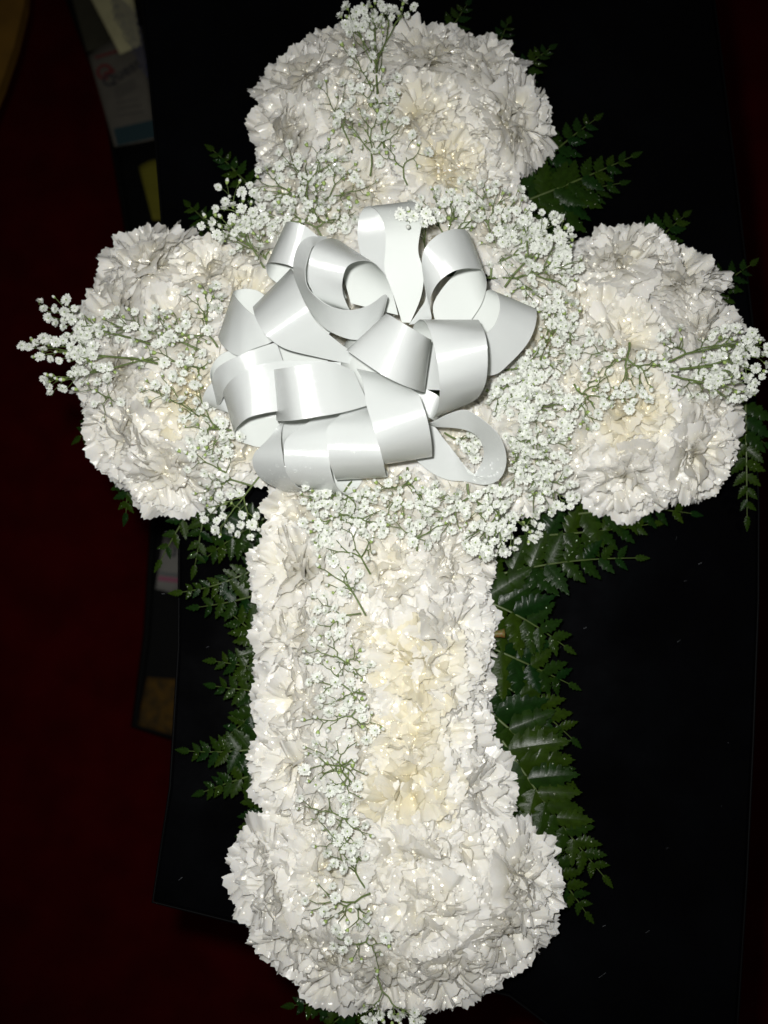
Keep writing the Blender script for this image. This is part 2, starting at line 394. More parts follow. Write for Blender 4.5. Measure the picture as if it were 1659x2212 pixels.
# one water drop: a low dome, unit radius
def dome(seg=6):
    vs, fs = [(0, 0, .72)], []
    for rr, hh in ((.55, .58), (1.0, 0.0)):
        for k in range(seg):
            a = 2 * PI * k / seg; vs.append((rr * math.cos(a), rr * math.sin(a), hh))
    for k in range(seg):
        k2 = (k + 1) % seg
        fs.append((0, 1 + k, 1 + k2)); fs.append((1 + k, 1 + seg + k, 1 + seg + k2, 1 + k2))
    return np.array(vs), fs
DV, DF = dome()
CALV, CALF = tube([Vector((0, 0, -.028)), Vector((0, 0, -.018)), Vector((0, 0, -.004)), Vector((0, 0, .006))], [.002, .006, .0075, .0085], 10)
CAL_ME = new_mesh('calyx', CALV, CALF, simple('carnation_calyx', (.09, .15, .06), .5))

CENTRES = []                                    # (centre, radius) of each bloom for the height of the flower bed
def carnation(px, py, zc, size, direction, tilt, label, cream=0.0, seed=0):
    """direction: where the bloom leans in the picture (0 right, 90 up); tilt in degrees from straight up"""
    r = random.Random(seed * 31 + 7)
    R = .0375 * size
    P = at(px, py, zc)
    d = D(direction)
    axis = Vector((math.cos(d) * math.sin(D(tilt)), math.sin(d) * math.sin(D(tilt)), math.cos(D(tilt))))
    q = Vector((0, 0, 1)).rotation_difference(axis)
    base = P - axis * (.014 * size)
    root = empty('carnation', base, label, 'flower', 'white carnations packed into the flower cross')
    CENTRES.append((P, R * .82))
    M0 = q.to_matrix().to_4x4()
    k = 0; drops = []
    lay = [('outer', 17), ('mid', 20), ('inner', 22), ('core', 20)]
    for nm, cnt in lay:
        for i in range(cnt):
            me = r.choice(PET[nm]); k += 1; jit = {'outer': .003, 'mid': .004, 'inner': .007, 'core': .0105}[nm]
            az = k * 2.39996 + r.uniform(-.45, .45)
            s = size * r.uniform(.90, 1.10)
            m = M0 @ Matrix.Rotation(az, 4, 'Z') @ Matrix.Translation((r.uniform(-1, 1) * jit, r.uniform(-1, 1) * jit, r.uniform(-1, 1) * .002 + (.004 if nm == 'core' else 0))) @ Matrix.Rotation(r.uniform(-.24, .24), 4, 'Y') @ Matrix.Rotation(r.uniform(-.32, .32), 4, 'X') @ Matrix.Scale(s, 4)
            # petals that would plunge below the bed are left out: nothing shows there
            tipdir = (m.to_3x3() @ Vector((1, 0, .15))).normalized()
            if nm == 'outer' and tipdir.z < -.78: continue
            o = bpy.data.objects.new('petal', me); link(o); o.parent = root; o.matrix_local = m
            g = r.uniform(.93, 1.0); cr = max(0, min(1.3, cream * {'outer': .05, 'mid': .3, 'inner': .95, 'core': 1.5}[nm] * r.uniform(.35, 1.25) + r.uniform(0, .08)))
            o.color = (g, g * (1 - .030 * cr), g * (1 - .14 * cr), 1)
            # water drops on the upper face of the petal
            va = PETV[me.name]; mm = np.array(m)[:3, :]
            for _ in range(r.choice((5, 8, 12, 18))):
                jj = r.randint(4, PET_NV - 1); kk = r.randint(3, PET_NU - 5); a = va[jj * PET_NU + kk]; b = va[jj * PET_NU + kk + 1]; c = va[(jj + 1) * PET_NU + kk]
                fa, fb = r.random() * .6, r.random() * .4
                p = a + (b - a) * fa + (c - a) * fb
                n = np.cross(b - a, c - a)
                p = mm[:, :3] @ p + mm[:, 3]; n = mm[:, :3] @ n; n /= (np.linalg.norm(n) + 1e-12)
                if n[2] < 0: n = -n
                if n[2] < .25: continue
                drops.append((p, n, min(.0019, r.lognormvariate(math.log(.00050), .5))))
    o = bpy.data.objects.new('calyx', CAL_ME); link(o); o.parent = root; o.matrix_local = M0
    V = np.empty((len(drops) * len(DV), 3)); F = []
    for i, (p, n, s) in enumerate(drops):
        t = np.cross(n, (0.3, .9, .1)); t /= np.linalg.norm(t); b = np.cross(n, t)
        V[i * len(DV):(i + 1) * len(DV)] = p + s * (DV[:, :1] * t + DV[:, 1:2] * b + DV[:, 2:3] * n)
        F += [tuple(x + i * len(DV) for x in f) for f in DF]
    dr = mesh_obj('water_drops', V.tolist(), F, M_DROP, root); dr['kind'] = 'stuff'
    return root

ZL, ZM, ZH = .050, .062, .070
FL = [
 # top lobe
 (650, 290, ZL, 1.0, 185, 50, 'at the lower left shoulder of the top lobe', .1),
 (672, 190, ZL, 1.0, 140, 48, 'at the upper left rim of the top lobe, beside the sprig', .1),
 (775, 125, ZL, .95, 105, 48, 'under the sprig at the very top of the cross', .2),
 (918, 135, ZL, 1.0, 85, 46, 'at the top rim just right of the top sprig', .1),
 (1030, 165, ZL, .95, 55, 46, 'with a jagged crest at the upper right rim of the top lobe', .05),
 (1085, 255, ZL, 1.05, 15, 58, 'turned out to the right of the top lobe, showing a pleated fan', .0),
 (905, 245, ZH, 1.0, 90, 8, 'in the middle of the top lobe, right of the green stems', .5),
 (775, 250, ZH, .95, 130, 12, 'in the middle of the top lobe, left of the green stems', .3),
 (965, 355, ZH, .95, 0, 6, 'with a creamy heart between the bow and the top lobe', .75),
 (1035, 395, ZM, .85, 10, 30, 'at the right side of the neck over the bow', .2),
 (632, 400, ZL, .9, 165, 36, 'at the left side of the neck under baby breath stems', .2),
 (770, 395, ZM, .95, 90, 8, 'in the neck, upper left of the bow top loop', .3),
 (745, 190, ZM, .9, 120, 16, 'in the top lobe under the trailing crest sprig', .15),
 (1005, 262, ZM, .9, 60, 14, 'in the top lobe between its heart and the pleated fan', .15),
 # shoulders and middle
 (560, 525, ZL, .95, 140, 34, 'upper left of the bow where the left arm begins', .3),
 (690, 500, ZM, .9, 110, 14, 'just above the upper left bow loops', .3),
 (900, 480, ZM, .9, 90, 10, 'behind the topmost bow loop', .3),
 (1075, 500, ZM, .9, 60, 22, 'above the upper right bow loop under dense baby breath', .3),
 (1165, 600, ZL, .95, 40, 28, 'right of the bow where the right arm begins', .3),
 (1110, 690, ZL, .95, 20, 10, 'tucked under the far right bow loop', .3),
 (1110, 870, ZL, .95, 330, 10, 'tucked under the lower right bow loops', .3),
 (1170, 745, ZM, .95, 0, 12, 'half way along the right edge of the bow', .4),
 (1160, 890, ZM, .95, 330, 14, 'lower right of the bow under dense baby breath', .3),
 (1130, 1020, ZL, .9, 310, 34, 'in the inner corner between the shaft and the right arm', .2),
 (510, 660, ZM, .95, 160, 14, 'touching the left side of the bow, upper one', .6),
 (500, 800, ZM, .95, 190, 10, 'touching the left side of the bow, middle one', .4),
 (530, 930, ZM, .95, 210, 14, 'touching the lower left side of the bow', .4),
 (720, 700, ZL, .95, 90, 4, 'hidden behind the left half of the bow', .3),
 (930, 700, ZL, .95, 90, 4, 'hidden behind the right half of the bow', .3),
 (720, 880, ZL, .95, 90, 4, 'hidden behind the lower left loops of the bow', .3),
 (1005, 965, ZL, .95, 90, 4, 'seen through the open lower right bow loop', .3),
 # left arm
 (330, 580, ZL, 1.0, 120, 48, 'on the upper rim of the left arm', .1),
 (440, 595, ZM, .95, 100, 26, 'on the upper rim of the left arm, next to the bow', .3),
 (268, 680, ZL, 1.0, 155, 48, 'at the upper left rim of the left arm end', .1),
 (262, 810, ZL, 1.0, 185, 48, 'at the left tip of the cross arm below the trailing sprig', .2),
 (290, 930, ZL, 1.0, 215, 48, 'at the lower left rim of the left arm', .1),
 (370, 1000, ZL, .98, 255, 48, 'on the lower rim of the left arm above the table edge', .15),
 (385, 720, ZH, 1.0, 150, 10, 'in the middle of the left arm, upper bloom', .35),
 (390, 860, ZH, 1.0, 200, 10, 'creamy and open in the middle of the left arm, lower bloom', .7),
 (462, 985, ZL, .85, 280, 36, 'low in the inner corner of the left arm and shaft', .3),
 # right arm
 (1330, 585, ZL, 1.02, 115, 46, 'on the upper left rim of the right arm end', .05),
 (1440, 625, ZL, 1.0, 70, 46, 'on the upper rim of the right arm end', .05),
 (1492, 735, ZL, 1.0, 25, 48, 'at the upper right rim of the right arm tip', .05),
 (1498, 860, ZL, 1.0, 355, 46, 'at the right tip of the cross arm under baby breath', .2),
 (1475, 975, ZL, 1.0, 325, 48, 'at the lower right rim of the right arm', .1),
 (1350, 1015, ZL, .98, 275, 48, 'with one tongue like petal hanging from the right arm', .05),
 (1345, 745, ZH, 1.05, 90, 10, 'in the middle of the right arm, upper bloom', .4),
 (1355, 885, ZH, 1.05, 270, 8, 'with a tawny cream heart in the middle of the right arm', .9),
 (1262, 680, ZM, .9, 100, 10, 'upper bloom between the bow and the right arm end', .35),
 (1262, 835, ZM, .9, 0, 8, 'middle bloom between the bow and the right arm end', .5),
 (1255, 965, ZL, .95, 285, 34, 'lower bloom between the bow and the right arm end', .2),
 # shaft
 (665, 1110, ZM, .95, 200, 26, 'top left of the shaft, just below the bow', .35),
 (835, 1090, ZM, .95, 270, 10, 'in the middle just below the bow', .4),
 (990, 1100, ZM, .95, 330, 20, 'top right of the shaft, just below the bow', .3),
 (648, 1235, ZM, 1.0, 185, 40, 'first down the left edge of the shaft with full rounded rim', .15),
 (655, 1375, ZM, .98, 180, 40, 'second down the left edge of the shaft', .15),
 (655, 1510, ZM, 1.0, 180, 42, 'third down the left edge of the shaft', .1),
 (648, 1640, ZM, 1.0, 180, 42, 'fourth down the left edge of the shaft', .15),
 (665, 1760, ZM, .95, 190, 36, 'fifth down the left edge, just above the bottom lobe', .15),
 (850, 1220, ZH, 1.0, 90, 8, 'in the middle of the shaft with a broad smooth white petal', .25),
 (975, 1220, ZM, .95, 10, 34, 'first down the right edge of the shaft', .1),
 (970, 1355, ZM, 1.0, 5, 42, 'second down the right edge, bearing large water drops', .0),
 (975, 1470, ZL, .98, 0, 50, 'third down the right edge with a flat white petal', .0),
 (968, 1590, ZL, .98, 0, 48, 'fourth down the right edge of the shaft', .0),
 (1012, 1712, ZL, 1.0, 5, 46, 'fifth down the right edge with two finger like petals', .0),
 (900, 1430, ZH, 1.1, 90, 6, 'with a yellow cream heart half way down the shaft', 1.0),
 (785, 1350, ZM, .9, 160, 8, 'in the middle of the shaft beside the bare green twig', .3),
 (780, 1490, ZM, .9, 180, 8, 'in the middle of the shaft left of the yellow heart', .3),
 (895, 1590, ZH, 1.0, 90, 6, 'yellow cream bloom right below the largest yellow heart', .8),
 (890, 1715, ZH, 1.1, 270, 6, 'large pale yellow bloom low on the shaft', .9),
 (775, 1640, ZM, .9, 180, 8, 'low on the shaft beside the round green buds', .25),
 (775, 1770, ZM, .9, 200, 8, 'centre left where the shaft meets the bottom lobe', .2),
 # bottom lobe
 (602, 1880, ZL, 1.0, 170, 50, 'with a flat fan at the left tip of the bottom lobe', .0),
 (640, 1990, ZL, 1.0, 215, 50, 'at the lower left rim of the bottom lobe', .05),
 (725, 2055, ZL, .98, 245, 48, 'on the bottom rim, left of the lowest sprig', .1),
 (845, 2078, ZL, 1.0, 270, 46, 'on the bottom rim right above the lowest sprig', .1),
 (960, 2070, ZL, 1.02, 285, 48, 'lowest bloom of all on the bottom rim', .05),
 (1070, 2000, ZL, 1.0, 315, 50, 'at the lower right rim of the bottom lobe', .05),
 (1108, 1905, ZL, 1.0, 10, 54, 'at the right tip of the bottom lobe, petals splayed', .0),
 (990, 1830, ZM, 1.0, 20, 24, 'upper right in the bottom lobe', .1),
 (890, 1860, ZH, 1.0, 270, 12, 'in the middle of the bottom lobe below the pale yellow bloom', .2),
 (700, 1890, ZH, 1.0, 190, 12, 'in the left middle of the bottom lobe', .15),
 (800, 1960, ZM, .95, 250, 10, 'in the bottom lobe behind the forked green twig', .25),
 (935, 1970, ZH, 1.0, 290, 12, 'in the right middle of the bottom lobe', .1),
]
for i, (x, y, z, s, d, t, lab, cr) in enumerate(FL):
    if t >= 40:                                  # the blooms of the rim stand out from the bed
        g = 20 if not (1150 < y < 1790) else 13
        x += g * math.cos(math.radians(d)); y -= g * math.sin(math.radians(d)); s *= 1.08 if g > 6 else 1.02
        if x > 1300: x += 12; y -= 6
        if y < 500: x += (x - 860) * .05
    carnation(x, y, z, s, d, t, 'white carnation ' + lab, cr, i + 1)

CP = np.array([(c.x, c.y, c.z, r) for c, r in CENTRES])
def surf(x, y):
    d2 = (CP[:, 0] - x) ** 2 + (CP[:, 1] - y) ** 2
    q = CP[:, 3] ** 2 - d2
    ok = q > 0
    if not ok.any():
        return max(.03, .062 - 2.0 * max(0, math.sqrt(d2.min()) - .03))
    return float((CP[ok, 2] + np.sqrt(q[ok]) * .8).max())

# ---------------------------------------------------------------- foam base
foam = empty('foam_cross', (0, 0, 0), 'wet green floral foam cross under the white carnations', 'foam base')
def fb(pix, name='foam_block'):
    P = [at(x, y, .03) for x, y in pix]
    o = slab(name, P, .048, .004, M_FOAM, foam, .003)
fb([(740, 170), (740, 560), (980, 560), (980, 170)]); fb([(330, 640), (330, 930), (738, 930), (738, 640)]); fb([(742, 562), (742, 1060), (978, 1060), (978, 562)])
fb([(982, 650), (982, 940), (1420, 940), (1420, 650)]); fb([(700, 1062), (700, 2000), (1000, 2000), (1000, 1062)])
P = [at(x, y, .003) for x, y in ((700, 130), (700, 600), (300, 610), (300, 960), (680, 960), (680, 2040), (1020, 2040), (1020, 960), (1450, 960), (1450, 620), (1000, 610), (1000, 130))]
slab('plastic_backing', P, .004, .0006, simple('green_plastic', (.01, .03, .015), .5), foam)

# ---------------------------------------------------------------- ribbon bow
def zA(x, y): return ((700 + .36166 * x) * .64005, (680 + .36166 * y) * .64005)
def zB(x, y): return ((1200 + .3918 * x) * .64005, (680 + .3918 * y) * .64005)
def zC(x, y): return ((680 + .36166 * x) * .64005, (1100 + .36166 * y) * .64005)
def zD(x, y): return ((1150 + .36166 * x) * .64005, (1100 + .36166 * y) * .64005)
ZBOW = .110
bow = empty('ribbon_bow', at(850, 760, ZBOW), 'big looped white satin ribbon bow in the middle of the cross', 'bow')
BO = bow.location.copy()
BN = (BO - CAM).normalized().lerp(Vector((0, 0, -1)), .25).normalized()
def atb(x, y, z):
    """point of the photograph at height z above the bow's own base plane, which leans towards the viewer"""
    k = SPAN / SH / DIST
    d = FWD + RGT * ((x - SW / 2) * k) + UPV * ((SH / 2 - y) * k)
    P0 = BO - BN * (z - ZBOW)
    return CAM + d * ((P0 - CAM).dot(BN) / d.dot(BN))
def catmull(P, n):
    out = []; m = len(P)
    for i in range(m - 1):
        p0, p1, p2, p3 = P[max(0, i - 1)], P[i], P[i + 1], P[min(m - 1, i + 2)]
        for k in range(n):
            t = k / n
            out.append(.5 * ((2 * p1) + (p2 - p0) * t + (2 * p0 - 5 * p1 + 4 * p2 - p3) * t * t + (3 * p1 - p0 - 3 * p2 + p3) * t ** 3))
    out.append(P[-1]); return out
BOWV = []; LG = []
def loop(f, st, label=None, flip=False, dz=0):
    A, B = [], []
    for s in st:
        ax, ay, az, bx, by, bz = s
        X, Y = f(ax, ay); A.append(atb(X, Y, ZBOW + (az + dz) * .001)); X, Y = f(bx, by); B.append(atb(X, Y, ZBOW + (bz + dz) * .001))
    A = catmull(A, 8); B = catmull(B, 8); n = len(A); W = 8
    G = [[A[i].lerp(B[i], k / W) for k in range(W + 1)] for i in range(n)]
    LG.append(G); Nn = []
    for i in range(n):
        row = []
        for k in range(W + 1):
            t = G[min(n - 1, i + 1)][k] - G[max(0, i - 1)][k]; wv = G[i][min(W, k + 1)] - G[i][max(0, k - 1)]
            c = t.cross(wv); row.append(c.normalized() if c.length > 1e-12 else Vector((0, 0, 1)))
        Nn.append(row)
    iz = max(range(n), key=lambda i: (A[i] + B[i]).z)
    s = 1 if Nn[iz][W // 2].z > 0 else -1
    if flip: s = -s
    th = .00016; vs, uvs, fs, mi = [], [], [], []
    length = 0; acc = [0]
    for i in range(1, n): length += (G[i][W // 2] - G[i - 1][W // 2]).length; acc.append(length)
    for side in (1, -1):
        for i in range(n):
            for k in range(W + 1):
                vs.append(G[i][k] + Nn[i][k] * (th * s * side) - BO); uvs.append((acc[i] / .038, k / W))
                if side == 1: BOWV.append(G[i][k].copy())
    st_ = n * (W + 1)
    for side in (0, 1):
        for i in range(n - 1):
            for k in range(W):
                a = side * st_ + i * (W + 1) + k; q = (a, a + 1, a + W + 2, a + W + 1)
                if (side == 0) == (s > 0): q = q[::-1]
                fs.append(q); mi.append(side)
    for k0 in (0, W):                             # the cut edges, with vertices of their own so that they shade as edges
        b0 = len(vs)
        for i in range(n):
            a = i * (W + 1) + k0; vs += [vs[a].copy(), vs[a + st_].copy()]; uvs += [uvs[a], uvs[a + st_]]
        for i in range(n - 1):
            a = b0 + 2 * i; fs.append((a, a + 2, a + 3, a + 1)); mi.append(0)
    o = mesh_obj('ribbon_loop', vs, fs, [M_SATIN, M_RIBIN], bow, mi, True, uvs)
    if label: o['label'] = label
    return o
exec(compile(r'''
# extreme left sliver
loop(zC, [(700,500,-8,700,850,-10),(400,480,-4,450,860,-12),(180,490,0,300,830,-10),(60,570,0,210,790,-10),(14,690,-8,150,775,-14),(90,740,-16,260,810,-18),(500,700,-20,500,850,-20)])
# upper left, wraps round the left side
loop(zC, [(1180,322,6,1150,520,0),(900,250,5,820,460,-2),(650,175,3,540,420,-6),(400,190,0,380,520,-10),(180,270,0,230,640,-12),(90,400,2,140,720,-10),(92,500,8,170,735,-4),(140,400,18,215,640,12),(230,335,26,300,500,22),(345,280,30,425,415,28),(480,222,30,560,380,26),(700,150,24,760,330,18)])
# far top loop
loop(zB, [(400,1040,10,470,1045,10),(330,820,14,560,830,12),(252,600,16,587,620,16),(258,400,18,540,430,18),(255,260,18,560,250,18),(222,140,14,590,140,14),(150,50,6,560,40,6),(70,62,-6,450,5,-6),(20,190,-12,380,150,-12),(40,440,-12,350,420,-12),(200,800,-8,450,800,-8)], flip=True)
# right far loop
loop(zB, [(850,1150,-2,1000,1350,-6),(960,950,-6,1200,1130,-12),(1090,800,-2,1420,1010,-10),(1165,762,6,1535,920,-2),(1228,815,16,1560,985,6),(1243,930,22,1532,1120,10),(1200,1060,24,1460,1250,10),(1120,1150,22,1330,1390,8),(1060,1250,16,1200,1490,2),(900,1300,5,1000,1500,0)])
# upper left small
loop(zA, [(1300,900,6,1050,1000,4),(1100,420,22,950,780,14),(960,265,30,870,660,24),(880,215,32,790,608,28),(805,192,30,690,578,26),(752,190,22,595,567,18),(738,195,10,553,590,4),(770,230,-4,568,690,-8),(880,330,-10,650,765,-12),(1100,600,-12,850,950,-12)])
# left middle
loop(zA, [(900,1200,12,900,1380,8),(620,1150,20,640,1310,14),(470,1085,24,560,1330,16),(375,1015,24,420,1378,14),(300,940,20,290,1440,10),(252,880,12,165,1365,4),(240,848,0,103,1265,-8),(290,822,-8,170,1230,-14),(410,818,-10,340,1190,-16),(540,880,-10,560,1200,-16),(900,1200,-10,900,1350,-14)])
# upper right with opening
loop(zB, [(460,1060,16,640,1040,18),(545,940,22,655,1000,22),(605,830,28,641,905,26),(585,660,33,655,800,36),(572,500,38,712,700,42),(612,380,40,805,622,44),(720,282,38,905,583,44),(860,238,30,1005,576,38),(965,262,18,1092,595,28),(990,360,4,1127,710,12),(900,560,-4,1090,870,2),(740,760,-6,990,1030,0),(668,900,-6,900,1150,-2),(690,1050,-4,800,1200,-4)])
# bottom right, open towards the camera
loop(zD, [(800,905,8,820,920,6),(860,895,12,900,940,6),(1010,820,18,1050,950,8),(1170,785,24,1170,972,10),(1330,880,27,1265,1020,10),(1460,1000,27,1318,1100,8),(1533,1150,23,1337,1200,4),(1540,1310,16,1300,1310,0),(1475,1435,6,1215,1395,-4),(1340,1482,-2,1140,1290,-4),(1160,1450,-8,1040,1150,-4),(1000,1436,-10,950,1040,-2),(840,1365,-10,885,950,0),(700,1250,-6,800,900,0)])
# lower left narrow
loop(zC, [(830,780,6,880,800,2),(740,905,10,768,912,6),(620,1060,12,742,1060,18),(495,1190,10,757,1200,24),(484,1310,5,775,1310,22),(560,1430,-2,830,1430,14),(700,1510,-9,930,1520,2),(860,1545,-16,1080,1550,-8),(1100,1400,-18,1200,1450,-16)])
# inner piece between the lower left loops
loop(zC, [(1250,700,4,900,760,6),(1090,850,4,800,880,4),(900,980,0,742,960,0),(790,1065,-5,742,1095,-6),(780,1200,-14,742,1200,-14)])
# lower left with highlight
loop(zC, [(1250,780,12,1500,860,10),(1000,900,18,1290,880,16),(800,1048,25,1190,1000,24),(769,1190,28,1195,1225,28),(785,1330,24,1212,1370,22),(840,1450,12,1262,1500,8),(900,1490,0,1372,1572,-6),(960,1440,-12,1500,1440,-14),(1000,1200,-16,1500,1200,-16)])
# left, below the wrapping loop
loop(zC, [(1300,340,20,1350,780,16),(860,320,30,920,790,24),(620,345,38,690,798,32),(440,402,40,460,848,34),(300,485,34,355,920,26),(222,575,22,312,985,12),(208,650,8,330,1055,-4),(290,720,-4,430,1105,-12),(500,740,-8,590,1120,-16),(800,700,-8,850,960,-14),(1200,600,-5,1200,800,-10)])
# large upper left loop
loop(zA, [(1400,1440,22,1350,1520,20),(1220,1310,32,1020,1450,28),(1040,1150,42,720,1370,38),(930,985,48,545,1245,44),(850,810,42,462,1110,38),(797,670,30,430,1010,26),(782,630,14,440,985,10),(880,740,0,560,1080,0),(1200,1200,0,1000,1300,0)])
# curved band round the open upper loop
loop(zA, [(1120,330,22,1040,420,32),(960,322,28,985,420,38),(860,395,30,950,500,42),(805,560,30,914,640,46),(820,760,30,930,780,48),(900,930,32,1010,885,50),(1040,1130,34,1150,980,52),(1200,1240,36,1330,1015,52),(1390,1290,36,1500,972,50),(1560,1230,34,1650,870,46),(1620,1150,30,1680,900,42)])
# open upper loop
loop(zA, [(1100,960,40,1350,1030,38),(1010,880,46,1325,1010,44),(955,740,53,1264,860,52),(947,570,58,1262,730,60),(985,440,56,1308,605,62),(1060,368,48,1420,553,58),(1150,345,36,1530,562,48),(1240,375,22,1600,615,34),(1250,480,10,1662,700,22),(1260,650,4,1725,850,14),(1340,950,4,1780,1060,10)])
# lower middle
loop(zC, [(1400,700,20,1650,800,20),(1280,845,30,1640,840,30),(1173,960,38,1650,960,38),(1180,1150,42,1680,1160,42),(1200,1290,36,1700,1280,36),(1238,1395,22,1715,1370,22),(1262,1437,6,1730,1410,6),(1280,1400,-8,1740,1380,-8),(1300,1300,-14,1700,1300,-14)])
# inner pieces behind the right loops
loop(zD, [(560,480,8,640,820,8),(860,620,12,800,850,10),(930,680,10,850,870,8),(960,760,0,880,900,0)])
loop(zD, [(700,60,14,640,560,8),(850,120,14,780,590,10),(960,220,8,940,600,4)])
# centre right loop
loop(zB, [(640,1250,14,950,1200,10),(500,1110,26,940,1080,18),(545,1022,40,1045,1020,32),(605,1045,52,1078,1060,44),(652,1160,58,1112,1130,56),(697,1345,62,1134,1245,62),(723,1560,57,1136,1430,56),(722,1700,44,1110,1590,42),(705,1800,26,1020,1715,18),(670,1860,10,800,1810,4)])
# lower front loop with the diagonal highlight
loop(zD, [(150,400,36,520,480,36),(203,510,46,650,585,48),(240,740,55,730,650,57),(300,930,60,780,780,62),(345,1080,58,815,900,60),(380,1200,48,843,1060,50),(396,1275,30,852,1190,32),(405,1280,10,840,1210,12),(380,1150,0,750,1080,0),(300,800,0,600,800,0)])
# left front loop with the vertical highlight
loop(zC, [(1420,420,38,1560,740,38),(1190,333,50,1310,808,50),(960,365,57,1030,856,57),(790,390,54,870,880,54),(698,404,42,765,888,42),(658,412,24,705,884,24),(680,430,6,730,860,6),(900,420,-2,950,800,-2),(1200,450,2,1250,700,2)])
# middle front loop
loop(zB, [(330,1100,40,60,1330,38),(262,985,54,-65,1285,52),(285,975,66,-40,1310,64),(410,1050,76,210,1480,74),(530,1120,72,385,1572,70),(620,1175,58,520,1622,56),(652,1195,38,588,1640,36),(600,1200,18,560,1600,16),(400,1180,12,380,1500,10)])
''', 'bow', 'exec'))
# water drops on the lowest loops
dr_ = random.Random(4); V, F = [], []
def bow_drop(g, i, k, rad):
    a, b, c = g[i][k], g[i + 1][k], g[i][k + 1]
    p = a + (b - a) * dr_.random() + (c - a) * dr_.random(); nn = (b - a).cross(c - a).normalized()
    if nn.dot(CAM - p) < 0: nn = -nn
    t = nn.orthogonal().normalized(); u_ = nn.cross(t); o = len(V)
    V.extend([p - BO + nn * .0002 + (t * x + u_ * y + nn * z) * rad for x, y, z in DV.tolist()]); F.extend([tuple(q + o for q in f) for f in DF])
for g, lo_, hi_, cnt in ((LG[7], .50, .72, 34), (LG[8], .45, .85, 22), (LG[10], .45, .6, 8), (LG[2], .5, .62, 12)):
    for _ in range(cnt): bow_drop(g, int(len(g) * dr_.uniform(lo_, hi_)), dr_.randint(0, 7), min(.0016, dr_.lognormvariate(math.log(.0007), .4)))
bow_drop(LG[15], int(len(LG[15]) * .38), 3, .0022)
tag(mesh_obj('water_drops', V, F, M_DROPB, bow), kind='stuff')
# the pinched knot where the loops meet
kv, kf = tube([atb(815, 790, ZBOW - .012), atb(815, 785, ZBOW + .016), atb(812, 780, ZBOW + .026), atb(812, 778, ZBOW + .029)], [.026, .022, .013, .001], 16)
mesh_obj('knot', [v - BO for v in kv], kf, M_RIBIN, bow)

BW = np.array([tuple(v) for v in BOWV])
def over_bow(x, y, rad=.006):
    d = (BW[:, 0] - x) ** 2 + (BW[:, 1] - y) ** 2
    m = d < rad * rad
    return float(BW[m, 2].max()) if m.any() else None

# ---------------------------------------------------------------- baby's breath
def gyp_flower(r, n_out=5):
    vs, fs, mi = [], [], []
    def pet(az, el, ln, wd, z0):
        b = len(vs); ca, sa = math.cos(az), math.sin(az)
        jit = r.uniform(-.15, .15)
        for (t, wv, dip) in ((.12, .25, 0), (.6, .95, .02), (.92, .9, .05), (1.05, .42, -.02), (.86, 0, .06)):
            for sgn in ((-1, 1) if wv > 0 else (0,)):
                rad = ln * t * math.cos(el); y = wd * wv * sgn * .5; z = z0 + ln * t * math.sin(el) + dip * ln * sgn + jit * ln * t * t * .4
                vs.append((rad * ca - y * sa, rad * sa + y * ca, z))
        fs.extend([(b, b + 1, b + 3, b + 2), (b + 2, b + 3, b + 5, b + 4), (b + 4, b + 8, b + 6), (b + 5, b + 7, b + 8), (b + 4, b + 5, b + 8)]); mi.extend([0] * 5)
    for k in range(6): pet(k * 2 * PI / 6 + r.uniform(-.2, .2), D(r.uniform(0, 22)), .0044 * r.uniform(.85, 1.1), .0034, 0)
    for k in range(7): pet(k * 2 * PI / 7 + .5 + r.uniform(-.3, .3), D(r.uniform(22, 55)), .0036 * r.uniform(.85, 1.15), .0029, .0004)
    for k in range(4): pet(k * 2 * PI / 4 + .2 + r.uniform(-.4, .4), D(r.uniform(40, 60)), .0026 * r.uniform(.8, 1.1), .0020, .0006)
    b = len(vs); n = 6                                 # green eye
    vs.append((0, 0, .0016))
    for k in range(n): a = 2 * PI * k / n; vs.append((.0009 * math.cos(a), .0009 * math.sin(a), .0011))
    for k in range(n): fs.append((b, b + 1 + k, b + 1 + (k + 1) % n)); mi.append(1)
    b = len(vs)                                        # calyx cup below
    for (rr, z) in ((.0014, .0004), (.0013, -.0012), (.0004, -.0026)):
        for k in range(n): a = 2 * PI * k / n; vs.append((rr * math.cos(a), rr * math.sin(a), z))
    for i in range(2):
        for k in range(n): k2 = (k + 1) % n; fs.append((b + i * n + k, b + (i + 1) * n + k, b + (i + 1) * n + k2, b + i * n + k2)); mi.append(2)
    return new_mesh('flower', vs, fs, [M_GYP, M_GYPC, M_CALYX], mi, True)
def gyp_bud(r):
    vs, fs, mi = [], [], []; n = 7
    R = r.uniform(.0011, .0016)
    for (rr, z) in ((.3, -1.6), (.85, -.9), (1.0, 0), (.75, .9), (.25, 1.45)):
        for k in range(n): a = 2 * PI * k / n + z * .3; vs.append((R * rr * math.cos(a), R * rr * math.sin(a), R * z))
    for i in range(4):
        for k in range(n): k2 = (k + 1) % n; fs.append((i * n + k, i * n + k2, (i + 1) * n + k2, (i + 1) * n + k)); mi.append(1 if i < 2 else 0)
    fs.append(tuple(4 * n + k for k in range(n))); mi.append(0)
    return new_mesh('bud', vs, fs, [M_GYP, M_CALYX], mi, True)
gr = random.Random(3)
GF = [gyp_flower(gr) for _ in range(8)]; GB = [gyp_bud(gr) for _ in range(4)]
M_TIP = None
